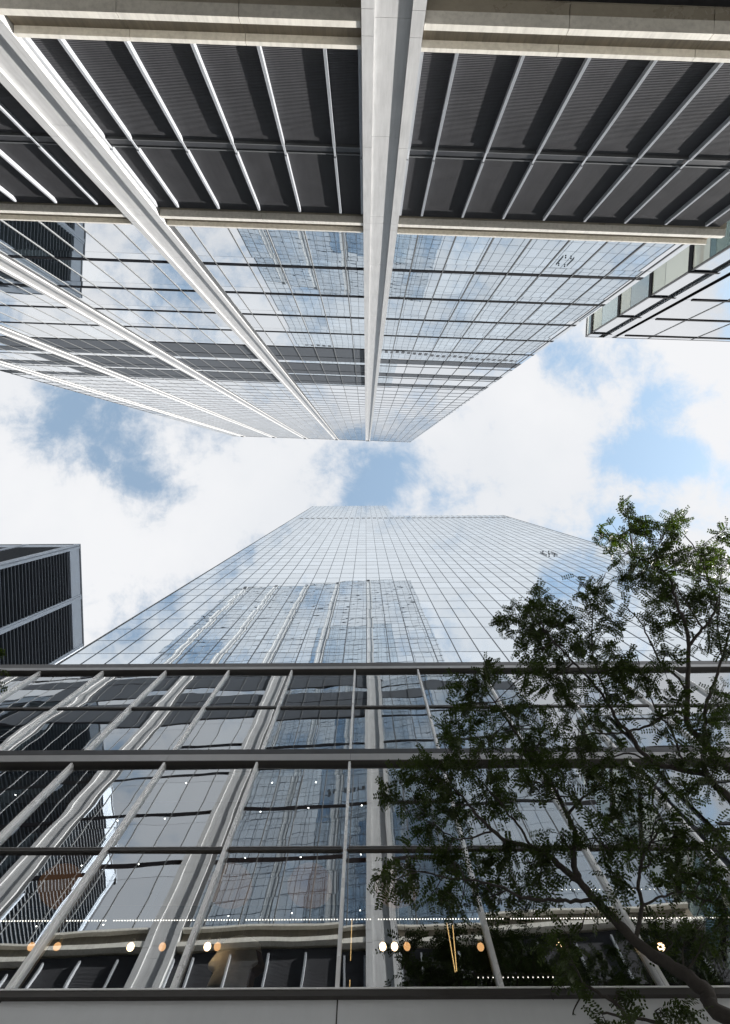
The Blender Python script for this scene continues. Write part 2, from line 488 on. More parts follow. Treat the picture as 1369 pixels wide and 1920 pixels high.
# ------------------------------------------------------------------ ground
g = MB(); g.face([(-6000, -6000, GZ - 0.02), (6000, -6000, GZ - 0.02), (6000, 6000, GZ - 0.02), (-6000, 6000, GZ - 0.02)])
structure(g.build('ground', M['asphalt']))
g = MB(); g.face([(-60, -10.3, GZ), (60, -10.3, GZ), (60, 6, GZ), (-60, 6, GZ)])
structure(g.build('pavement', M['paving']))
BR= [[[[3.26,4.55,4.38],[3.01,4.56,4.85],[2.96,4.54,5.09],[2.84,4.51,5.26],[2.66,4.47,5.4],[2.52,4.43,5.55],[2.4,4.36,5.74],[2.27,4.28,5.91],[2.16,4.2,6.09]],0.085,0.05],[[[2.16,4.2,6.09],[2.05,4.15,6.17],[1.92,4.08,6.3],[1.76,4.03,6.37],[1.53,4.0,6.42],[1.38,3.93,6.52],[1.22,3.83,6.66],[1.11,3.73,6.8],[0.94,3.62,6.94]],0.038,0.01],[[[2.16,4.2,6.09],[2.19,4.08,6.3],[2.28,3.96,6.49],[2.24,3.84,6.66],[2.19,3.71,6.83],[2.07,3.53,7.05],[1.92,3.33,7.27],[1.75,3.09,7.51],[1.56,2.84,7.75]],0.036,0.009],[[[2.52,4.43,5.55],[2.7,4.33,5.82],[2.78,4.22,6.06],[2.85,4.15,6.18],[3.0,4.04,6.37],[3.26,3.9,6.58],[3.26,3.74,6.8],[3.41,3.59,6.99]],0.024,0.008],[[[2.27,4.28,5.91],[2.02,4.29,5.89],[1.8,4.28,5.91],[1.54,4.27,5.94],[1.34,4.22,6.03],[1.07,4.2,6.09],[0.77,4.18,6.11],[0.53,4.15,6.16],[0.27,4.19,6.09]],0.022,0.006],[[[2.16,4.56,4.71],[2.14,4.55,4.94],[2.03,4.54,5.07],[1.9,4.52,5.18],[1.86,4.46,5.43],[1.83,4.4,5.61]],0.022,0.008],[[[2.71,4.56,4.62],[2.35,4.56,4.83],[2.12,4.56,4.88],[1.95,4.55,4.91]],0.02,0.009],[[[1.76,4.03,6.37],[1.66,3.89,6.58],[1.47,3.73,6.8],[1.26,3.56,7.01],[1.02,3.5,7.08]],0.016,0.006],[[[2.24,3.84,6.66],[2.52,3.7,6.84],[2.79,3.65,6.92],[3.1,3.59,6.99]],0.018,0.006],[[[1.38,3.93,6.52],[1.11,3.97,6.46],[0.93,3.97,6.46],[0.74,3.89,6.58]],0.012,0.005],[[[2.72,4.32,5.85],[2.96,4.28,5.94],[3.19,4.26,5.98],[3.42,4.3,5.9],[3.57,4.34,5.8]],0.014,0.006],[[[4.49,4.19,6.13],[4.28,3.96,6.51],[4.15,3.74,6.81],[4.05,3.65,6.92],[3.99,3.56,7.02],[4.01,3.47,7.13],[4.11,3.33,7.29],[4.22,3.12,7.49],[4.32,2.96,7.65],[4.53,2.74,7.84],[4.75,2.48,8.06],[4.99,2.16,8.31]],0.075,0.018],[[[4.75,3.96,6.51],[4.48,3.71,6.84],[4.29,3.53,7.07],[4.2,3.41,7.2],[4.12,3.31,7.3],[3.99,3.16,7.45],[4.08,2.97,7.64],[4.21,2.67,7.91],[4.35,2.35,8.17],[4.4,2.1,8.36],[4.38,1.91,8.5],[4.38,1.71,8.65],[4.37,1.5,8.79],[4.16,1.35,8.89],[3.95,1.21,8.98],[3.97,0.84,9.22],[4.03,0.49,9.43]],0.07,0.009],[[[4.35,2.35,8.17],[4.61,2.16,8.31],[4.76,2.06,8.4],[4.92,1.89,8.52],[4.95,1.74,8.62],[4.93,1.6,8.73],[4.91,1.36,8.88],[4.88,1.16,9.02],[4.76,0.94,9.16],[4.64,0.81,9.24]],0.022,0.006],[[[4.61,2.16,8.31],[4.56,1.97,8.46],[4.48,1.78,8.6],[4.42,1.54,8.76]],0.014,0.006],[[[3.99,3.56,7.02],[3.71,3.52,7.07],[3.46,3.48,7.12],[3.3,3.36,7.24],[3.23,3.2,7.41],[3.12,3.11,7.49],[3.08,2.96,7.64],[2.92,2.72,7.85],[2.71,2.48,8.05],[2.6,2.37,8.14],[2.44,2.15,8.31],[2.35,1.83,8.55]],0.036,0.007],[[[4.05,3.03,7.58],[3.8,3.04,7.57],[3.55,3.14,7.47],[3.26,3.2,7.41],[3.05,3.22,7.39],[2.79,3.22,7.39],[2.43,3.26,7.34],[2.12,3.19,7.41]],0.022,0.006],[[[3.75,3.51,7.08],[3.77,3.4,7.2],[3.76,3.16,7.45],[3.7,3.1,7.51],[3.64,2.92,7.68],[3.61,2.69,7.89],[3.62,2.46,8.08]],0.018,0.006],[[[4.12,2.88,7.72],[4.08,2.7,7.88],[3.91,2.54,8.01],[3.85,2.29,8.21],[3.76,2.03,8.41],[3.59,1.84,8.55]],0.02,0.006],[[[3.08,2.96,7.64],[3.05,2.68,7.89],[3.04,2.4,8.12],[3.13,2.03,8.41],[3.28,1.7,8.65],[3.46,1.46,8.81]],0.014,0.005],[[[4.75,2.48,8.06],[4.82,2.16,8.31],[5.0,1.78,8.6],[5.19,1.37,8.88]],0.014,0.006],[[[3.46,3.48,7.12],[3.16,3.39,7.21],[2.83,3.42,7.18],[2.54,3.33,7.27]],0.014,0.006],[[[1.8,4.46,5.42],[2.05,4.39,5.66],[2.17,4.31,5.85]],0.01,0.005]]
CL= [[3.93,0.6,9.14,0.26],[3.93,0.96,8.77,0.37],[3.7,1.17,8.95,0.32],[4.39,0.78,8.94,0.25],[4.13,1.13,8.62,0.35],[3.98,1.46,8.76,0.36],[4.98,0.85,9.71,0.17],[3.89,1.49,9.19,0.29],[3.83,0.95,9.48,0.2],[4.5,1.19,8.75,0.22],[4.28,1.59,8.83,0.31],[3.17,1.57,8.54,0.29],[3.03,1.9,8.18,0.32],[3.01,2.21,7.85,0.32],[3.33,1.97,8.17,0.22],[3.1,2.5,8.63,0.26],[3.41,2.6,8.43,0.25],[4.43,1.85,8.96,0.37],[4.72,1.78,9.0,0.37],[3.89,1.97,8.15,0.26],[4.7,1.55,8.6,0.23],[4.36,2.08,8.59,0.29],[4.91,1.9,8.83,0.2],[5.13,1.35,9.34,0.22],[5.39,1.24,9.43,0.22],[5.19,0.89,8.8,0.19],[5.29,1.39,9.04,0.27],[5.24,1.76,8.87,0.24],[4.94,2.05,8.47,0.27],[4.72,2.27,7.9,0.21],[4.67,2.29,8.24,0.18],[2.31,1.75,8.19,0.22],[2.73,1.9,9.06,0.22],[2.12,2.09,8.85,0.19],[1.85,2.08,8.48,0.11],[2.15,2.05,8.21,0.29],[2.58,2.2,8.82,0.33],[2.66,2.15,8.46,0.26],[2.31,2.39,8.65,0.26],[2.66,2.45,8.57,0.27],[2.32,2.44,8.16,0.22],[1.41,2.62,7.89,0.24],[1.67,2.61,8.13,0.14],[1.24,2.88,7.68,0.3],[1.41,2.88,7.31,0.34],[1.08,3.08,7.32,0.26],[1.62,3.42,7.7,0.4],[1.13,3.18,6.82,0.35],[0.78,3.3,6.68,0.28],[0.55,3.62,7.21,0.22],[0.29,3.54,6.75,0.18],[0.53,3.78,6.88,0.22],[0.93,3.67,6.91,0.34],[1.34,3.49,6.93,0.37],[1.9,3.68,7.72,0.41],[1.94,2.89,7.35,0.31],[2.42,2.64,7.87,0.32],[2.11,2.59,7.64,0.23],[2.5,3.07,7.79,0.37],[2.47,3.18,7.17,0.37],[2.07,3.24,7.22,0.32],[2.88,2.78,8.18,0.32],[2.98,2.8,7.62,0.27],[2.91,3.19,7.57,0.31],[1.69,3.98,7.25,0.3],[1.88,3.48,6.54,0.28],[2.2,3.35,6.65,0.32],[2.54,3.35,6.91,0.28],[1.27,3.95,7.06,0.28],[0.95,3.93,6.82,0.22],[3.24,2.5,7.77,0.23],[3.54,2.59,7.82,0.21],[3.64,2.62,7.59,0.23],[3.36,2.9,7.71,0.19],[3.84,2.34,7.67,0.19],[0.67,4.09,6.76,0.16],[0.83,4.31,6.82,0.21],[0.94,4.47,6.71,0.24],[0.97,4.43,6.3,0.25],[0.45,4.47,6.71,0.21],[0.18,3.89,5.65,0.11],[0.29,4.1,5.88,0.13],[1.22,4.66,6.41,0.25],[1.4,4.39,6.46,0.25],[0.73,4.28,5.81,0.18],[1.43,4.67,6.34,0.22],[1.76,4.29,6.3,0.27],[1.67,4.56,6.26,0.22],[1.89,3.97,6.17,0.22],[2.08,3.79,6.25,0.22],[1.55,4.03,6.36,0.15],[2.42,3.81,6.1,0.22],[2.73,3.84,6.54,0.27],[3.12,4.33,6.93,0.27],[2.94,3.68,6.68,0.21],[3.07,3.6,6.21,0.22],[2.9,3.79,5.96,0.19],[2.66,3.41,6.75,0.24],[3.89,3.85,7.23,0.23],[3.99,3.59,6.85,0.21],[4.08,3.35,7.02,0.22],[3.65,3.18,6.92,0.25],[3.61,3.77,7.61,0.3],[3.1,3.49,7.06,0.25],[4.08,3.0,7.27,0.24],[4.38,2.71,7.35,0.22],[3.55,2.94,7.11,0.21],[3.83,2.8,7.42,0.17],[4.55,3.2,7.74,0.23],[3.28,3.85,6.07,0.24],[3.57,3.71,6.1,0.24],[3.46,4.21,6.17,0.28],[3.51,4.07,5.88,0.24],[3.47,4.67,6.49,0.25],[3.15,4.11,5.43,0.27],[3.43,4.51,5.6,0.25],[3.24,4.7,5.84,0.21],[3.14,4.15,6.09,0.19],[3.47,4.96,5.82,0.18],[2.84,4.43,5.64,0.13],[2.27,4.14,5.69,0.13],[2.53,4.15,6.09,0.16],[1.66,4.12,5.01,0.12],[1.82,4.48,5.2,0.11],[1.83,4.26,5.36,0.1],[1.84,4.96,5.36,0.1],[1.89,4.91,5.23,0.07],[2.21,4.59,5.04,0.05],[1.96,4.16,4.41,0.05],[2.4,4.37,4.73,0.04],[2.54,4.36,4.67,0.05],[1.85,4.33,4.61,0.05]]
BULB= [[-4.04, 5.63, 7.0], [-3.73, 5.63, 7.0], [-2.85, 5.64, 7.0], [-2.47, 5.64, 7.0], [-1.93, 5.64, 7.0], [-1.81, 5.64, 7.0], [0.17, 5.65, 7.0], [0.31, 5.65, 7.0], [0.46, 5.65, 7.0], [1.34, 5.66, 7.0], [2.29, 5.66, 7.0], [2.37, 5.66, 7.0], [3.5, 5.67, 7.0]]
SPOT= [[-5.87, 5.31, 9.9], [-3.02, 5.08, 9.9], [-1.59, 5.03, 9.9], [-0.86, 4.95, 9.9], [-3.39, 5.73, 9.9], [-1.79, 5.62, 9.9], [-0.99, 5.56, 9.9], [-0.1, 5.52, 9.9], [-4.18, 5.76, 9.9], [-2.06, 6.42, 9.9], [-1.13, 6.41, 9.9], [-0.12, 6.37, 9.9], [-3.85, 6.52, 9.9], [-4.81, 6.54, 9.9], [-2.36, 7.44, 9.9], [-1.29, 7.39, 9.9], [-0.14, 7.35, 9.9], [-4.48, 7.58, 9.9], [-5.61, 7.6, 9.9]]

# ------------------------------------------------------------------ the white-piered office tower
AR = R(2.35)
A_T = Vector((math.cos(AR), math.sin(AR), 0)); A_N = Vector((-math.sin(AR), math.cos(AR), 0))
MODA, P0 = 1.55, 0.24
A_LEFT, A_RIGHT, A_TOP = -40.3, 12.95, 184.0
PIERS = [P0 - 9.3 * i for i in range(5)]


def office_tower():
    base = -10.0 * A_N
    t = thing('office_tower', 'tall mirror glass office tower with white channel piers and dark louvred base', 'tower',
              (base.x, base.y, GZ), AR, (0.0, 0.0, -GZ))
    # body behind the skin
    b = MB(); b.box(A_LEFT + 0.02, A_RIGHT - 0.02, -34, -0.30, GZ, A_TOP - 0.4)
    b.build('core', M['core'], t)
    b = MB(); b.box(A_LEFT - 0.05, A_RIGHT + 0.05, -34, 0.24, A_TOP - 0.38, A_TOP)
    b.build('roof_coping', M['white'], t)
    # side walls in glass
    b = MB(); b.face([(A_RIGHT, -34, 25.6), (A_RIGHT, -34, A_TOP - 0.4), (A_RIGHT, 0.19, A_TOP - 0.4), (A_RIGHT, 0.19, 25.6)])
    b.face([(A_LEFT, 0.19, 25.6), (A_LEFT, 0.19, A_TOP - 0.4), (A_LEFT, -34, A_TOP - 0.4), (A_LEFT, -34, 25.6)])
    b.build('side_wall', M['glass_a'], t)
    # piers: channel section, cut into cladding lengths
    cuts = [GZ, 4.0, 9.0, 13.45, 14.25, 18.9, 24.45, 25.1]
    z = 29.8
    while z < A_TOP - 2:
        cuts.append(z); z += 4.76
    cuts.append(A_TOP + 0.3)
    for c in PIERS:
        b = MB()
        b.box(c - 0.66, c + 0.66, -0.28, 0.216, GZ, A_TOP - 0.5)           # backing seen in the joints
        for z0, z1 in zip(cuts[:-1], cuts[1:]):
            b.box(c - 0.675, c - 0.405, -0.2, 0.305, z0 + 0.012, z1)
            b.box(c + 0.395, c + 0.675, -0.2, 0.305, z0 + 0.012, z1)
            b.box(c - 0.40, c + 0.39, -0.2, 0.228, z0 - 0.45 if z0 > 0 else z0, z1 - 0.462)
        b.build('pier', M['white'], t)
        b = MB(); b.box(c - 0.42, c + 0.42, -0.1, 0.37, A_TOP - 1.6, A_TOP + 0.25)
        b.build('pier_cap', M['dark'], t)
    # bays
    bays = []
    for i in range(4):
        bays.append((PIERS[i + 1] + 0.675, PIERS[i] - 0.675))
    bays.append((P0 + 0.675, 13.42))
    bays.append((A_LEFT, PIERS[4] - 0.675))
    for (x0, x1) in bays:
        g0, g1 = x0 + 0.012, x1 - 0.012
        # lower channel beam with deep soffit
        b = MB(); w = MB()
        n = max(1, round((g1 - g0) / 3.1))
        for k in range(n):
            a0 = g0 + (g1 - g0) * k / n + 0.006; a1 = g0 + (g1 - g0) * (k + 1) / n - 0.006
            b.box(a0, a1, 0.0, 0.275, 13.86, 14.06)
            b.box(a0, a1, -0.05, 0.275, 14.612, 14.75)
            w.box(a0 - 0.002, a1 + 0.002, -0.25, 0.10, 14.062, 14.61)
        b.box(g0, g1, -0.29, -0.26, 13.9, 14.7)
        w.build('beam_web', M['bronze'], b.build('beam', M['beam'], t))
        b = MB()
        for k in range(n):
            a0 = g0 + (g1 - g0) * k / n + 0.008; a1 = g0 + (g1 - g0) * (k + 1) / n - 0.008
            b.box(a0, a1, -0.27, -0.012, 13.88, 13.95)
            b.box(a0, a1, -2.4, -0.285, 13.88, 13.95)
        b.build('soffit', M['soffit'], t)
        # upper channel beam
        e1 = g1 if x1 < 13 else 13.42
        b = MB(); w = MB()
        n2 = max(1, round((e1 - g0) / 4.6))
        for k in range(n2):
            a0 = g0 + (e1 - g0) * k / n2 + 0.006; a1 = g0 + (e1 - g0) * (k + 1) / n2 - 0.006
            b.box(a0, a1 + (0.25 if (x1 > 13 and k == n2 - 1) else 0), 0.02, 0.275, 24.53, 24.78)
            w.box(a0 - 0.002, a1 + 0.002, -0.25, 0.10, 24.782, 25.39)
            b.box(a0, a1, -0.25, 0.275, 25.392, 25.51)
        w.build('beam_web', M['bronze'], b.build('beam', M['beam'], t))
        b = MB(); b.box(g0, e1 + (0.25 if x1 > 13 else 0), -0.28, 0.012, 24.50, 24.79)
        b.build('beam_backing', M['soffit'], t)
        # louvre wall: two rows, lapped blades
        mods = [P0 + MODA * k for k in range(-27, 9)]
        edges = [x0] + [m_ for m_ in mods if x0 + 0.3 < m_ < x1 - 0.3] + [x1 if x1 < 13 else 13.35]
        for (za, zb) in ((14.76, 19.42), (19.84, 24.42)):
            for e0, e2 in zip(edges[:-1], edges[1:]):
                b = MB()
                n3 = int((zb - za) / 0.062)
                for k in range(n3):
                    q0 = za + (zb - za) * k / n3; q1 = za + (zb - za) * (k + 1) / n3
                    b.face([(e2, 0.006, q0), (e0, 0.006, q0), (e0, -0.006, q1), (e2, -0.006, q1)])
                    b.face([(e2, -0.006, q0), (e0, -0.006, q0), (e0, 0.006, q0), (e2, 0.006, q0)])
                b.build('louver_panel', M['louver'], t)
        # transom channel between the two rows
        b = MB()
        b.box(g0, x1 - 0.012 if x1 < 13 else 13.3, -0.04, 0.05, 19.45, 19.80)
        b.build('transom', M['dark'], t)
        b = MB()
        ex = x1 - 0.012 if x1 < 13 else 13.3
        b.box(g0, ex, -0.02, 0.075, 19.40, 19.445); b.box(g0, ex, -0.02, 0.075, 19.805, 19.87)
        b.build('transom_lip', M['mullion'], t)
        # fins
        fx = [m_ for m_ in mods if x0 + 0.3 < m_ < x1 - 0.2]
        fx += [x0 + 0.055] + ([x1 - 0.055] if x1 < 13 else [])
        for m_ in fx:
            b = MB()
            for (za, zb) in ((14.76, 19.34), (19.93, 24.05)):
                w = 0.038
                b.box(m_ - w, m_ + w, 0.0, 0.125, za, zb)
                for k in (-1, 0, 1):
                    b.box(m_ + k * 0.028 - 0.009, m_ + k * 0.028 + 0.009, 0.126, 0.142, za, zb)
            b.box(m_ - 0.03, m_ + 0.03, 0.078, 0.11, 19.3, 20.0)
            b.build('fin', M['fin'], t)
    # curtain wall above the beam, 0.2 forward of the louvre plane
    YC, K = 0.2, 0.98
    mods = [P0 + MODA * k for k in range(-26, 9)]
    pier_mod = set(round(c, 3) for c in PIERS)
    mull = [m_ for m_ in mods if round(m_, 3) not in pier_mod]
    edges = [A_LEFT] + mods + [A_RIGHT]
    lows = [25.52] + [v * K for v in (30.75, 35.51, 40.27, 45.03, 50.2)]
    mech = [(50.2 * K, 57.5 * K), (57.5 * K, 64.45 * K), (64.45 * K, 71.4 * K)]
    ups = [71.4 * K]
    while ups[-1] < A_TOP - 3.3:
        ups.append(ups[-1] + 3.1 * K)
    panes, grilles, reveals = [], [], []
    for e0, e1 in zip(edges[:-1], edges[1:]):
        right = e0 > -0.1
        left_span = (e0 < -31)
        for z0, z1 in zip(lows[:-1], lows[1:]):
            zs = z0 + (0.0 if z0 < 26 else 0.17)
            sp = z1 - 1.05
            panes.append(tilt_quad(e0, e1, zs, sp - 0.012, YC, 0.0022))
            panes.append(tilt_quad(e0, e1, sp + 0.012, z1 - 0.17, YC, 0.0018))
        for (z0, z1) in mech:
            if right or left_span:
                panes.append(tilt_quad(e0, e1, z0 + 0.1, z0 + 3.85, YC, 0.002))
                grilles.append(tilt_quad(e0, e1, z0 + 3.9, z0 + 5.9, YC, 0.001))
                panes.append(tilt_quad(e0, e1, z0 + 5.95, z1 - 0.1, YC, 0.002))
            else:
                grilles.append(tilt_quad(e0, e1, z0 + 0.1, z0 + 3.85, YC, 0.001))
                grilles.append(tilt_quad(e0, e1, z0 + 3.95, z0 + 5.9, YC, 0.001))
                panes.append(tilt_quad(e0, e1, z0 + 5.95, z1 - 0.1, YC, 0.002))
        for z0, z1 in zip(ups[:-1], ups[1:]):
            panes.append(tilt_quad(e0, e1, z0 + 0.05, z1 - 0.05, YC, 0.002))
        panes.append(tilt_quad(e0, e1, ups[-1] + 0.05, A_TOP - 0.4, YC, 0.002))
    key = lambda q: (q[0][0] + q[1][0]) ** 2 / 4 + 100 + q[0][2] ** 2 * 0.9
    many('window', panes, M['glass_a'], t, 100, key)
    many('mechanical_grille', grilles, M['mech'], t, 100, key)
    for m_ in mull:
        b = MB(); b.box(m_ - 0.028, m_ + 0.028, YC - 0.3, YC + 0.03, 25.53, A_TOP - 0.4)
        b.build('mullion', M['mullion'], t)
    for c in PIERS[1:]:       # grey strip added beside the outer piers, hides their bright sides' mirror image
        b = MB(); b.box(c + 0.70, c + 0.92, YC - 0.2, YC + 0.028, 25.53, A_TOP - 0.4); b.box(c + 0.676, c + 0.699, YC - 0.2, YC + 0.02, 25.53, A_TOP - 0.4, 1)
        b.build('added_jamb', [M['mullion'], M['dark']], t)
    for z in lows[1:]:
        b = MB(); b.box(A_LEFT, A_RIGHT - 0.01, YC - 0.3, YC + 0.016, z - 0.165, z + 0.165)
        b.build('floor_band', M['joint'], t)
    for (z0, z1) in mech:
        for z, h in ((z0 + 3.9, 0.05), (z1, 0.09)):
            b2 = MB(); b2.box(A_LEFT, A_RIGHT - 0.01, YC - 0.3, YC + 0.016, z - h, z + h)
            b2.build('floor_band', M['joint'], t)
    for z in ups[1:]:
        b2 = MB(); b2.box(A_LEFT, A_RIGHT - 0.01, YC - 0.3, YC + 0.02, z - 0.055, z + 0.055)
        b2.build('floor_band', M['line_b'], t)
    b = MB(); b.box(A_LEFT + 0.05, A_RIGHT - 0.05, -0.29, YC - 0.06, 25.515, A_TOP - 0.4)
    b.build('backing', M['core'], t)
    return t


office_tower()


# ------------------------------------------------------------------ the blue residential tower behind the podium
def blue_tower():
    Y0 = 11.4
    t = thing('glass_tower', 'blue mirror glass tower with stepped top rising behind the podium', 'tower', (9.0, Y0, GZ), 0.0, (-9.0, -Y0, -GZ))
    x0, xs, x1 = -18.7, 7.18, 36.85
    zs, zt = 165.2, 217.0
    b = MB(); b.box(x0 + 0.03, x1 - 0.03, Y0 + 0.12, Y0 + 45.5, GZ, zs - 0.3); b.box(x0 + 0.03, xs - 0.03, Y0 + 0.12, Y0 + 43, zs - 0.298, zt - 0.3)
    b.build('core', M['core'], t)
    b = MB(); b.box(xs, x1, Y0, Y0 + 45.5, zs - 0.29, zs); b.box(x0, xs - 0.002, Y0, Y0 + 43, zt - 0.29, zt)
    b.build('roof_coping', M['reveal'], t)
    b = MB()
    b.face([(x1, Y0, 15), (x1, Y0 + 45.5, 15), (x1, Y0 + 45.5, zs - 0.3), (x1, Y0, zs - 0.3)])
    b.face([(x0, Y0 + 45.5, 15), (x0, Y0, 15), (x0, Y0, zt - 0.3), (x0, Y0 + 45.5, zt - 0.3)])
    b.face([(xs, Y0, zs), (xs, Y0 + 43, zs), (xs, Y0 + 43, zt - 0.3), (xs, Y0, zt - 0.3)])
    b.build('side_wall', M['glass_b'], t)
    mods = [-17.3 + 1.44 * k for k in range(38)]
    edges = [x0] + mods + [x1]
    zz = [13.64 + 3.12 * k for k in range(-5, 66)]
    panes = []
    for e0, e1 in zip(edges[:-1], edges[1:]):
        top = zt - 0.3 if e1 <= xs + 0.1 else zs - 0.3
        for z0, z1 in zip(zz[:-1], zz[1:]):
            if z0 >= top - 0.3:
                break
            q = tilt_quad(e0, e1, z0, min(z1, top), Y0, 0.0024)
            panes.append([q[1], q[0], q[3], q[2]])
    vis = lambda q: (0 if q[0][2] > 35 else 1e6) + ((q[0][0] + q[1][0]) / 2) ** 2 + q[0][2] ** 2
    many('window', panes, M['glass_b'], t, 100, vis)
    for m_ in mods:
        top = zt - 0.3 if m_ < xs else zs - 0.3
        b = MB(); b.box(m_ - 0.027, m_ + 0.027, Y0 - 0.025, Y0 + 0.1, 14, top)
        b.build('mullion', M['line_b'], t)
    for z in zz:
        if z > zt - 1 or z < 14:
            continue
        xe = x1 if z < zs - 0.5 else xs
        b = MB(); b.box(x0, xe, Y0 - 0.012, Y0 + 0.1, z - 0.015, z + 0.015)
        b.build('floor_joint', M['line_bh'], t)
    for e0, e1 in zip(edges[1:-1], edges[2:]):
        b = MB(); b.box(e0 + 0.32, e1 - 0.28, Y0 - 0.02, Y0 + 0.1, 155.8, 158.4)
        b.build('vent', M['e_dark'], t)
    for e in (x0, x1):
        b = MB(); b.box(e - 0.05, e + 0.05, Y0 - 0.04, Y0 + 0.1, 14, zt - 0.3 if e < 0 else zs - 0.3)
        b.build('corner_trim', M['mullion'], t)


blue_tower()

# window-cleaning hardware high on the blue tower
t = thing('facade_cleaning_rig', 'small black rails and wheels of a cleaning rig high on the blue glass tower', 'rig', (25.6, 11.3, 84.0), 0, (-25.6, -11.3, -84.0))
for (x, z0, z1) in ((24.9, 84.1, 87.3), (26.45, 84.4, 87.4)):
    b = MB(); b.box(x - 0.035, x + 0.035, 11.28, 11.36, z0, z1); b.build('rail', M['dark'], t)
for (x, z) in ((25.25, 87.2), (26.15, 87.4), (25.25, 84.2), (26.0, 84.3)):
    b = MB(); b.ball((x, 11.27, z), 0.11); b.tube([(x, 11.27, z), (x, 11.38, z)], [0.04, 0.04], 6)
    b.build('wheel', M['dark'], t, True)


# ------------------------------------------------------------------ the dark slatted tower on the left
def dark_tower():
    X, Y0, ZT, Q = -69.0, 16.5, 147.35, 1.232
    t = thing('dark_tower', 'dark office tower with black slatted bays between blue grey piers', 'tower', (X, Y0, GZ), 0.0, (-X, -Y0, -GZ))
    b = MB(); b.box(X - 51, X - 0.5, Y0 + 0.5, Y0 + 51.5, GZ, ZT - 0.6); b.build('core', M['e_dark'], t)
    b = MB(); b.box(X - 51, X - 0.03, Y0 + 0.03, Y0 + 51.5, ZT - 0.58, ZT - 0.12); b.build('roof_coping', M['e_dark'], t)
    b = MB(); b.box(X - 51, X - 0.02, Y0 + 0.02, Y0 + 51.5, ZT - 0.11, ZT + 0.05); b.build('roof_edge', M['e_band'], t)
    def face(f, n):
        # f(u, d, z): u along the face, d outwards
        def bx(b, u0, u1, d0, d1, z0, z1):
            p = [f(u, d, z) for z in (z0, z1) for (u, d) in ((u0, d0), (u1, d0), (u1, d1), (u0, d1))]
            k = len(b.v); b.v.extend(p)
            for q in ((0, 3, 2, 1), (4, 5, 6, 7), (0, 1, 5, 4), (1, 2, 6, 5), (2, 3, 7, 6), (3, 0, 4, 7)):
                b.f.append(tuple(k + i for i in q)); b.mi.append(0)
        piers = [(0.0, 0.9 * Q)] + [(9.9 * Q * k, (9.9 * k + 0.95) * Q) for k in range(1, n + 1)]
        for (u0, u1) in piers:
            b = MB(); bx(b, u0, u0 + (u1 - u0) * 0.3, -0.5, -0.02, GZ, ZT - 0.62); bx(b, u0 + (u1 - u0) * 0.34, u1, -0.5, 0.05 if u0 > 0 else 0.0, GZ, ZT - 0.62)
            b.build('pier', M['e_band'], t)
        for (a, c) in zip(piers[:-1], piers[1:]):
            u0, u1 = a[1] + 0.02, c[0] - 0.02
            b = MB()
            bx(b, u0, u1, -0.5, -0.12, 142.1, ZT - 0.62)
            b.build('parapet_panel', M['e_band'], t)
            b = MB()
            z = 140.8
            while z > 30:
                bx(b, u0, u1, -0.5, -0.10, z - 0.065, z + 0.065); z -= 1.244
            b.build('slats', M['e_slat'], t)
    face(lambda u, d, z: (X + d, Y0 + u, z), 4)
    face(lambda u, d, z: (X - u, Y0 - d, z), 4)


dark_tower()


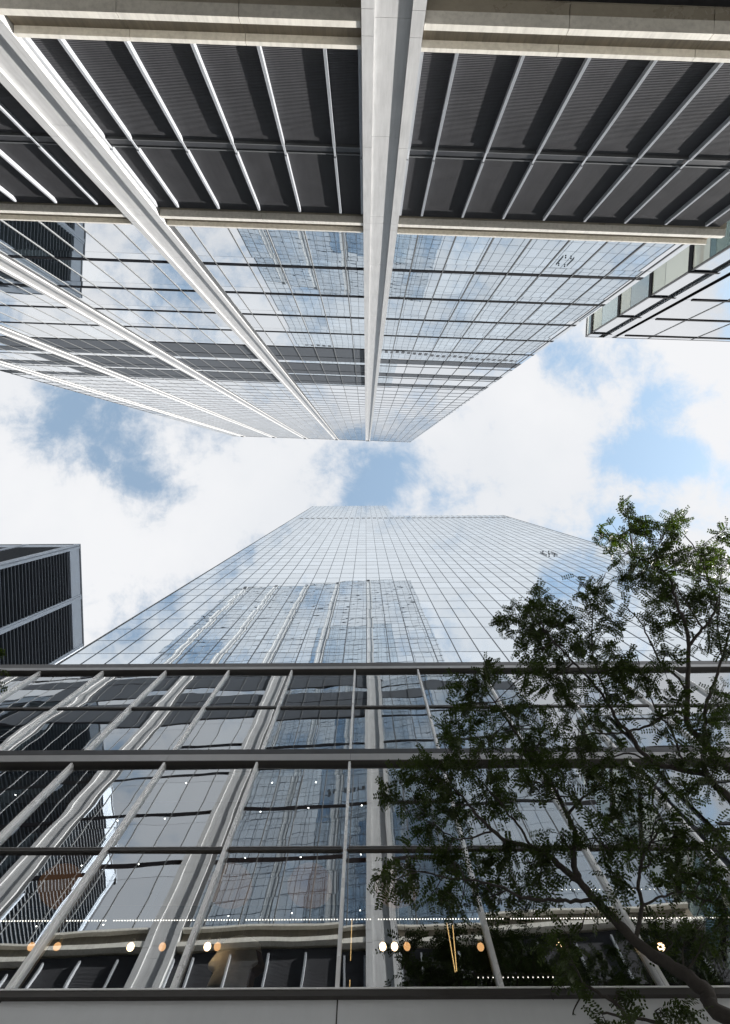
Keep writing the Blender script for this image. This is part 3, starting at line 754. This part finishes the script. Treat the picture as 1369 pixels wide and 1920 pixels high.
# ------------------------------------------------------------------ the pale glass building on the upper right
def corner_building():
    ang = R(2.2)
    o = Vector((17.46, -10.7, GZ))
    t = thing('corner_office_building', 'pale glass building with black slab lines and a green glass side wall', 'building', tuple(o), ang, (0, 0, -GZ))
    ZT = 49.4
    W_, D_ = 40.0, 30.0
    slabs = [48.0, 42.95, 38.25, 33.6, 28.95, 24.3, 19.65, 15.0, 10.35, 5.7]
    b = MB(); b.box(0.25, W_, -D_, -0.6, GZ, ZT - 0.3); b.build('core', M['core'], t)
    b = MB(); b.box(-0.01, W_, -D_, 0.01, ZT - 0.14, ZT); b.build('roof_edge', M['mullion'], t)
    # green side wall
    zs = [ZT - 0.15] + slabs + [GZ]
    for z1, z0 in zip(zs[:-1], zs[1:]):
        za, zb = z0 + 0.2, z1 - 0.2
        if zb - za < 0.3:
            continue
        for k in range(12):
            y1 = -0.1 - 2.5 * k; y0 = y1 - 2.44
            for (p, q) in ((za, za + (zb - za) * 0.62), (za + (zb - za) * 0.62 + 0.04, zb)):
                b = MB(); b.face([(0, y1, p), (0, y0, p), (0, y0, q), (0, y1, q)])
                b.build('side_window', M[random.choice(('glass_c', 'glass_c', 'glass_c3', 'glass_c2'))], t)
    b = MB(); b.box(0.02, 0.24, -D_, -0.05, GZ, ZT - 0.15); b.build('backing', M['core'], t)
    # black slab edges, turning the corner
    for z in slabs:
        b = MB(); b.box(-0.06, 0.1, -D_, 0.0, z - 0.19, z + 0.19); b.box(-0.06, 1.55, 0.001, 0.07, z - 0.10, z + 0.10)
        b.box(2.75, W_, -0.02, 0.05, z + 0.42 - 0.12, z + 0.42 + 0.12)
        b.build('slab_edge', M['joint'], t)
    b = MB(); b.box(-0.03, 0.05, -0.05, 0.02, GZ, ZT - 0.15); b.build('corner_trim', M['dark'], t)
    # front: corner pier, dark slot, rib, recess
    b = MB(); b.box(0.06, 0.95, -0.3, 0.0, GZ, ZT - 0.15); b.build('corner_panel', M['glass_cf'], t)
    b = MB(); b.box(0.952, 1.25, -0.5, -0.16, GZ, ZT - 0.5); b.build('slot', M['mech'], t)
    b = MB(); b.box(1.252, 1.36, -0.5, -0.2, GZ, ZT - 0.5); b.build('slot_frame', M['dark'], t)
    b = MB(); b.box(1.362, 1.95, -0.3, 0.06, GZ, ZT - 0.15); b.build('rib', M['glass_cf'], t)
    b = MB(); b.box(1.952, 2.35, -0.5, -0.22, GZ, ZT - 0.6); b.build('recess', M['mech'], t)
    b = MB(); b.box(1.952, 2.35, -0.5, -0.02, ZT - 0.58, ZT - 0.15); b.build('recess_head', M['dark'], t)
    x = 2.36
    ms = [4.9 + 3.4 * k for k in range(11)]
    for e0, e1 in zip([x] + ms[:-1], ms):
        for z1, z0 in zip([ZT - 0.15] + [s + 0.42 for s in slabs], [s + 0.42 for s in slabs] + [GZ]):
            if z1 - z0 < 0.3:
                continue
            q = tilt_quad(e0 + 0.03, e1 - 0.03, z0 + 0.02, z1 - 0.02, 0.0, 0.002)
            b = MB(); b.face(q); b.build('window', M['glass_cf'], t)
    for m_ in ms[:-1]:
        b = MB(); b.box(m_ - 0.04, m_ + 0.04, -0.2, 0.03, GZ, ZT - 0.15); b.build('mullion', M['mullion'], t)


corner_building()


# ------------------------------------------------------------------ podium
def podium():
    YF, YG = 4.80, 4.885
    X0, X1 = -17.2, 16.6
    t = thing('glass_podium', 'two storey glass podium with bright vertical mullions and grey metal bands', 'building', (0, YF, GZ), 0.0, (0, -YF, -GZ))
    mods = [-0.30 + 1.555 * k for k in range(-10, 11)]
    X0, X1 = mods[0], mods[-1]
    seams = [-0.29 + 3.11 * k for k in range(-5, 6)]
    seams = [X0] + [s for s in seams if X0 + 0.4 < s < X1 - 0.4] + [X1]
    # base wall
    for a, c in zip(seams[:-1], seams[1:]):
        b = MB(); b.box(a + 0.007, c - 0.007, 4.845, 5.2, GZ, 5.365); b.build('wall_panel', M['wall'], t)
        b = MB(); b.box(a + 0.003, c - 0.003, YF, YF + 0.012, 10.035, 10.255); b.build('spandrel_panel', M['pod'], t)
        b = MB(); b.box(a + 0.003, c - 0.003, YF, YF + 0.012, 14.875, 15.05); b.build('cornice_panel', M['pod'], t)
    b = MB(); b.box(X0, X1, 4.855, 5.19, GZ, 5.36); b.box(X0, X1, YF + 0.013, 4.94, 10.037, 10.298); b.box(X0, X1, YF + 0.013, 4.94, 14.877, 15.07); b.build('wall_backing', M['poddark'], t)
    b = MB(); b.box(X0, X1, YF + 0.005, 4.94, 5.367, 5.437); b.build('sill', M['poddark'], t)
    b = MB(); b.box(X0, X1, YF, 4.94, 5.439, 5.456); b.build('sill_trim', M['podfin'], t)
    b = MB(); b.box(X0, X1, YF + 0.012, 4.945, 10.30, 10.47); b.build('spandrel_cap', M['dark'], t)
    b = MB(); b.box(X0, X1, YF + 0.02, 5.2, 15.075, 15.40); b.build('cornice', M['poddark'], t)
    b = MB(); b.box(X0, X1, 5.21, 11.38, 15.08, 15.38); b.build('roof', M['roof'], t)
    # transoms
    for z in (7.69, 12.55):
        for a, c in zip(mods[:-1], mods[1:]):
            b = MB(); b.box(a + 0.04, c - 0.04, 4.858, YG + 0.03, z - 0.03, z + 0.026); tb = b.build('transom', M['poddark'], t)
            b = MB(); b.box(a + 0.04, c - 0.04, 4.852, YG + 0.03, z + 0.0262, z + 0.036); b.build('transom_trim', M['pod'], tb)
    # glass
    for (z0, z1) in ((5.458, 7.658), (7.728, 10.03), (10.475, 12.518), (12.588, 14.87)):
        for a, c in zip(mods[:-1], mods[1:]):
            q = tilt_quad(a + 0.02, c - 0.02, z0, z1, YG, 0.005)
            b = MB(); b.face([q[1], q[0], q[3], q[2]]); b.build('window', M['glass_p'], t)
    # mullions: stepped bright fin
    for m_ in mods:
        for (z0, z1) in ((5.457, 10.03), (10.472, 14.87)):
            b = MB()
            b.box(m_ - 0.021, m_ + 0.021, 4.856, 4.98, z0, z1)
            b.box(m_ - 0.012, m_ + 0.012, 4.836, 4.855, z0, z1 - 0.02)
            b.box(m_ - 0.018, m_ + 0.018, 4.818, 4.835, z0, z1 - 0.02)
            b.build('mullion', M['podfin'], t)
    # interior shell
    b = MB(); b.box(X0, X1, 11.0, 11.2, 5.0, 14.9); b.box(X0 - 0.2, X0 - 0.01, 5.0, 11.2, 5.0, 14.9); b.box(X1 + 0.01, X1 + 0.2, 5.0, 11.2, 5.0, 14.9)
    b.build('inner_wall', M['inner'], t)
    b = MB(); b.box(X0, X1, 5.02, 10.99, 4.6, 5.0); b.build('inner_floor', M['inner'], t)
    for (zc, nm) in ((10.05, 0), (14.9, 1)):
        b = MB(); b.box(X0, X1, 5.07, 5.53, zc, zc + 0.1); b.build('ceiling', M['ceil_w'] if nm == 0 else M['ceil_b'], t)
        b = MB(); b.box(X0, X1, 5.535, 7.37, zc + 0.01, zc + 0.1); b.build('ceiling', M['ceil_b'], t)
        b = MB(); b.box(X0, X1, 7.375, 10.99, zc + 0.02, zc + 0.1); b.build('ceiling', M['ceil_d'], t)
    b = MB(); b.box(X0, X1, 5.0, 10.99, 10.2, 10.44); b.build('floor_slab', M['inner'], t)
    return t


podium()

# things seen inside the podium
ORD = ['first', 'second', 'third', 'fourth', 'fifth', 'sixth', 'seventh', 'eighth', 'ninth', 'tenth', 'eleventh', 'twelfth', 'thirteenth',
       'fourteenth', 'fifteenth', 'sixteenth', 'seventeenth', 'eighteenth', 'nineteenth', 'twentieth']
for i, (x, y, z) in enumerate(sorted(BULB)):
    t = thing('pendant_lamp', 'warm glowing pendant bulb, %s from the left in the row behind the lower windows' % ORD[i], 'lamp', (x, y, z), 0, (-x, -y, -z), 'pendant bulbs behind the lower windows')
    b = MB(); b.ball((x, y, z), 0.042, su=14, sv=10, sz=1.15); b.build('bulb', M['bulb_dim' if min(abs(x - q) for q in (-4.04, -3.73, -2.47, -1.81, 0.46, 1.34, 2.37)) < 0.03 else 'bulb'], t, True)
    b = MB(); b.tube([(x, y, z + 0.05), (x, y, z + 0.12)], [0.024, 0.018], 10); b.build('socket', M['gold'], t, True)
    b = MB(); b.tube([(x, y, z + 0.12), (x, y, 10.05)], [0.004, 0.004], 5); b.build('cord', M['dark'], t)
for i, (x, y, z) in enumerate(sorted(SPOT)):
    y = max(y, 5.12)
    t = thing('spotlight', 'tiny white ceiling spotlight behind lower podium glass, %s of the scattered spots from the left' % ORD[i], 'spotlight', (x, y, z), 0, (-x, -y, -z), 'tiny ceiling spotlights inside the podium')
    b = MB(); b.tube([(x, y, z), (x, y, 10.06)], [0.026, 0.026], 10); b.build('housing', M['dark'], t, True)
    b = MB(); b.ball((x, y, z), 0.012, su=10, sv=6, sz=0.6); b.build('lens', M['spot'], t, True)


def led_strip(x0, x1, y, z, label, s_=1.0, pitch=0.04):
    t = thing('light_strip', label, 'light strip', ((x0 + x1) / 2, y, z), 0, (-(x0 + x1) / 2, -y, -z))
    b = MB(); b.box(x0, x1, y - 0.02, y + 0.03, z + 0.012, z + 0.05); b.build('rail', M['dark'], t)
    b = MB()
    x = x0; k = 0
    while x < x1:
        k += 1
        if k % 48 > 1:
            b.box(x, x + 0.014 * s_, y - 0.005 * s_, y + 0.005 * s_, z, z + 0.011)
        x += pitch
    b.build('led', M['led'], t, stuff=True)


led_strip(-9.5, 5.9, 6.45, 8.5, 'long line of white LED dots running across all the lower windows')
led_strip(1.25, 2.42, 6.05, 7.0, 'short faint line of LED dots low behind the glass beside the tree trunk', 0.55, 0.06)
led_strip(3.1, 5.4, 6.97, 9.85, 'faint line of LED dots high behind the glass among the tree branches', 0.6, 0.07)

for i, (x, lab) in enumerate(((-4.9, 'round warm brown lamp shade, leftmost of the four behind the lower glass'), (-2.2, 'round warm brown lamp shade above the cream garment'),
                              (-0.93, 'round warm brown lamp shade just left of the central mullion'), (0.46, 'round warm brown lamp shade behind the pair of bright bulbs'))):
    y, z = 6.55, 9.35
    t = thing('drum_lamp', lab, 'lamp', (x, y, z), 0, (-x, -y, -z), 'round shaded lamps inside the podium')
    b = MB()
    prof = [(0.10, 0.34), (0.24, 0.26), (0.33, 0.12), (0.36, 0.0)]
    n = 28
    for k in range(n):
        a0, a1 = 2 * math.pi * k / n, 2 * math.pi * (k + 1) / n
        for (r0, h0), (r1, h1) in zip(prof[:-1], prof[1:]):
            b.face([(x + r0 * math.cos(a0), y + r0 * math.sin(a0), z + h0), (x + r1 * math.cos(a0), y + r1 * math.sin(a0), z + h1),
                    (x + r1 * math.cos(a1), y + r1 * math.sin(a1), z + h1), (x + r0 * math.cos(a1), y + r0 * math.sin(a1), z + h0)])
        b.face([(x, y, z + 0.02), (x + 0.35 * math.cos(a0), y + 0.35 * math.sin(a0), z + 0.02), (x + 0.35 * math.cos(a1), y + 0.35 * math.sin(a1), z + 0.02)])
    b.build('lamp_shade', M['shade'], t, True)
    b = MB(); b.tube([(x, y, z + 0.34), (x, y, 10.06)], [0.006, 0.006], 6); b.build('cord', M['dark'], t)

t = thing('bead_strand', 'pair of hanging gold bead strands behind the glass left of the leaning mullion', 'ornament', (1.05, 5.9, 6.9), 0, (-1.05, -5.9, -6.9))
for (xa, xb, za, zb) in ((1.03, 1.025, 7.72, 6.92), (1.10, 1.045, 7.66, 6.93)):
    b = MB()
    for k in range(44):
        f = k / 43
        b.ball((xa + (xb - xa) * f, 5.9, za + (zb - za) * f), 0.007, su=6, sv=4)
    b.build('strand', M['goldglow'], t, True)
t = thing('bead_strand', 'single gold bead strand hanging just right of the central mullion', 'ornament', (-0.22, 5.9, 6.7), 0, (0.22, -5.9, -6.7))
for (za, zb) in ((7.78, 7.10), (6.80, 6.70)):
    b = MB()
    for k in range(max(6, int((za - zb) * 54))):
        f = k / max(5, int((za - zb) * 54) - 1)
        b.ball((-0.22, 5.9, za + (zb - za) * f), 0.006, su=6, sv=4)
    b.build('strand', M['goldglow'], t, True)


def garment():
    t = thing('hanging_garment', 'cream shirt with brown patterned side hanging inside the lower window', 'clothing', (-1.55, 5.8, 6.5), 0, (1.55, -5.8, -6.5))
    out = [(-1.66, 7.37), (-1.58, 7.38), (-1.42, 7.33), (-1.34, 7.27), (-1.30, 7.12), (-1.22, 6.92), (-1.28, 6.86), (-1.33, 6.92), (-1.32, 6.55), (-1.48, 6.50), (-1.70, 6.54), (-1.86, 6.60),
           (-1.84, 6.78), (-1.80, 6.95), (-1.86, 6.90), (-1.93, 6.95), (-1.86, 7.15), (-1.83, 7.29), (-1.74, 7.35)]
    rows = 24
    zs = [6.50 + (7.38 - 6.50) * k / rows for k in range(rows + 1)]
    def span(z):
        xs = []
        for (p, q) in zip(out, out[1:] + out[:1]):
            if (p[1] - z) * (q[1] - z) <= 0 and abs(p[1] - q[1]) > 1e-6:
                f = (z - p[1]) / (q[1] - p[1]); xs.append(p[0] + f * (q[0] - p[0]))
        return (min(xs), max(xs)) if xs else (-1.62, -1.5)
    b = MB()
    n = 26
    ring = []
    for z in zs:
        xa, xb = span(min(max(z, 6.512), 7.372))
        cx, rx = (xa + xb) / 2, (xb - xa) / 2
        ry = 0.11 * min(1.0, rx / 0.22)
        base = len(b.v)
        for k in range(n):
            a = 2 * math.pi * k / n
            fold = 1 + 0.10 * math.sin(5 * a + z * 3) * (7.4 - z)
            b.v.append((cx + rx * math.cos(a), 5.85 + ry * math.sin(a) * fold, z))
        ring.append(base)
    for r0, r1 in zip(ring[:-1], ring[1:]):
        for k in range(n):
            k2 = (k + 1) % n
            b.f.append((r0 + k, r0 + k2, r1 + k2, r1 + k))
            b.mi.append(1 if (k < 3 or k >= n - 3) and b.v[r0][2] < 7.12 else 0)
    b.f.append(tuple(ring[-1] + k for k in range(n))); b.mi.append(0)
    b.build('cloth', [M['cloth'], M['cloth2']], t, True)
    b = MB(); b.tube([(-1.62, 5.85, 7.35), (-1.60, 5.85, 7.46), (-1.57, 5.85, 7.49), (-1.55, 5.85, 7.46)], [0.006] * 4, 6)
    b.tube([(-1.6, 5.85, 7.48), (-1.6, 5.85, 10.04)], [0.003] * 2, 4)
    b.build('hanger', M['dark'], t)


garment()


# ------------------------------------------------------------------ trees
def smooth_path(pts, sub=4):
    P = [Vector(p) for p in pts]
    out = []
    for i in range(len(P) - 1):
        p0 = P[max(i - 1, 0)]; p1 = P[i]; p2 = P[i + 1]; p3 = P[min(i + 2, len(P) - 1)]
        for k in range(sub):
            u = k / sub
            out.append(0.5 * ((2 * p1) + (p2 - p0) * u + (2 * p0 - 5 * p1 + 4 * p2 - p3) * u * u + (3 * p1 - p0 - 3 * p2 + p3) * u ** 3))
    out.append(P[-1])
    return out


def leaf_frond(b, base, d, length, rng, droop):
    """one pinnate leaf: a rachis with paired small leaflets"""
    d = d.normalized()
    side = d.cross(Vector((rng.uniform(-0.5, 0.5), rng.uniform(-0.5, 0.5), 1.0)))
    if side.length < 0.05:
        side = d.cross(Vector((1, 0, 0.2)))
    side.normalize()
    n = rng.randint(6, 9)
    prev = base
    p = base.copy()
    step = length / n
    lw = 0.0088 * rng.uniform(0.85, 1.2); ll = 0.036 * rng.uniform(0.7, 1.4)
    nr = side.cross(d)
    for k in range(n):
        d = (d + Vector((0, 0, -droop))).normalized()
        side = (side - d * side.dot(d)).normalized()
        nr = side.cross(d)
        q = p + d * step
        e = nr * 0.0014
        b.face([tuple(p - side * 0.0012), tuple(p + side * 0.0012), tuple(q + side * 0.0010), tuple(q - side * 0.0010)])
        f = 1.0 - 0.35 * abs(k / n - 0.45)
        for s in (-1, 1):
            ax = (side * s + d * rng.uniform(0.15, 0.6) + nr * rng.uniform(-0.5, 0.3)).normalized()
            w = (d - ax * d.dot(ax)).normalized()
            r0 = p + d * step * 0.55
            m1 = r0 + ax * ll * f * 0.35; m2 = r0 + ax * ll * f * 0.75; tip = r0 + ax * ll * f
            b.face([tuple(r0 + ax * 0.002), tuple(m1 + w * lw), tuple(m2 + w * lw * 0.85), tuple(tip), tuple(m2 - w * lw * 0.85), tuple(m1 - w * lw)])
        p = q


def locust(trunk_pts, trunk_r, branches, clumps, label, base, density=1.0, seed=3, name='street_tree', ymax=4.72):
    rng = random.Random(seed)
    t = thing(name, label, 'tree', base, 0, tuple(-v for v in base))
    wood = MB()
    skel = []
    def limb(pts, r0, r1, sides=9, wob=0.0):
        pp = smooth_path(pts, 5)
        n = len(pp)
        for i, p in enumerate(pp):
            if wob and 0 < i < n - 1:
                p += Vector((rng.gauss(0, wob), rng.gauss(0, wob), rng.gauss(0, wob)))
        rad = [r0 + (r1 - r0) * (i / (n - 1)) ** 0.85 for i in range(n)]
        rad = [r * (1 + 0.05 * rng.uniform(-1, 1)) for r in rad]
        wood.tube(pp, rad, sides)
        for p, r in zip(pp, rad):
            skel.append((p.copy(), r))
    limb(trunk_pts, trunk_r[0], trunk_r[1], 12)
    for pts, r0, r1 in branches:
        limb(pts, r0, r1, 9 if r0 > 0.03 else 6, 0.006)
    crown = MB()
    for (x, y, z, r) in clumps:
        c = Vector((x, y, z))
        # one or two twigs carry the clump from the nearest wood
        near = min(skel, key=lambda s: (s[0] - c).length - s[1] * 3)
        tw = []
        for k in range(2 if r > 0.2 else 1):
            end = c + Vector((rng.gauss(0, r * 0.35), rng.gauss(0, r * 0.35), rng.gauss(0, r * 0.3)))
            mid = (near[0] + end) / 2 + Vector((rng.gauss(0, 0.05), rng.gauss(0, 0.05), rng.gauss(0, 0.05)))
            pp = smooth_path([near[0], mid, end], 5)
            r0 = min(near[1] * 0.7, 0.010)
            wood.tube(pp, [r0 + (0.0022 - r0) * i / (len(pp) - 1) for i in range(len(pp))], 5)
            tw += pp[3:]
        for k in range(int((4 + r * 20))):
            st = rng.choice(tw)
            e = c + Vector((rng.gauss(0, 1), rng.gauss(0, 1), rng.gauss(0, 1))).normalized() * r * rng.uniform(0.5, 1.22)
            mid = (st + e) / 2 + Vector((rng.gauss(0, 0.02), rng.gauss(0, 0.02), rng.gauss(0, 0.03)))
            pp = smooth_path([st, mid, e], 3)
            wood.tube(pp, [0.004 + (0.0022 - 0.004) * i / (len(pp) - 1) for i in range(len(pp))], 4)
            nl = int(rng.uniform(2.6, 6.2) * density * (0.8 + r * 1.6))
            for j in range(nl):
                f = rng.uniform(0.25, 1.0)
                bp = pp[min(len(pp) - 1, int(f * len(pp)))]
                if bp.y > ymax - 0.08:
                    continue
                ax = (pp[-1] - pp[0]).normalized()
                d = Vector((rng.gauss(0, 1), rng.gauss(0, 1), rng.gauss(0, 0.7))) + ax * 0.9
                L_ = rng.uniform(0.11, 0.23)
                if (bp + d.normalized() * L_).y > ymax:
                    d.y = -abs(d.y)
                leaf_frond(crown, bp, d, L_, rng, rng.uniform(0.02, 0.16))
    wood.build('trunk', M['bark'], t, True)
    crown.build('crown', M['leaf'], t)
    return t, len(crown.f)


BASE = (5.0, 3.75, GZ)
L1 = ([(4.88, 3.9, 2.7), (4.45, 4.25, 3.5), (3.95, 4.5, 4.15)] + BR[0][0][1:], 0.085, 0.036)
L2 = ([(4.90, 3.85, 2.2), (5.05, 3.9, 4.6), (4.90, 3.95, 5.8)] + BR[11][0][1:], 0.06, 0.014)
L3 = ([(5.05, 3.9, 4.6), (5.2, 3.9, 5.9)] + BR[12][0], 0.055, 0.008)
tr, nf = locust([BASE, (5.0, 3.77, 0.3), (4.93, 3.82, 1.6), (4.88, 3.88, 2.7)], (0.15, 0.115),
                [L1, L2, L3] + [b_ for i, b_ in enumerate(BR) if i not in (0, 11, 12)], CL,
                'dark feathery locust tree leaning across the right end of the podium', BASE, 1.0)
print('leaf faces', nf)
LB = (-5.2, 2.1, GZ)
locust([LB, (-5.2, 2.1, 2.0), (-5.1, 2.1, 4.2)], (0.12, 0.06),
       [([(-5.1, 2.1, 4.2), (-4.8, 2.1, 5.4), (-4.5, 2.1, 6.4), (-4.35, 1.95, 7.0)], 0.05, 0.01), ([(-5.1, 2.1, 4.2), (-5.4, 2.3, 5.6), (-5.5, 2.2, 6.8)], 0.05, 0.01)],
       [(-4.19, 1.93, 6.75, 0.10), (-4.12, 2.28, 6.4, 0.12), (-4.35, 2.1, 6.6, 0.25), (-4.7, 2.1, 6.3, 0.35), (-5.1, 2.2, 6.8, 0.4), (-5.5, 2.3, 6.5, 0.4), (-5.0, 1.8, 6.0, 0.35), (-4.6, 2.3, 7.0, 0.3)],
       'green locust tree of which only leaf tips show at the left edge', LB, 0.8, 9)
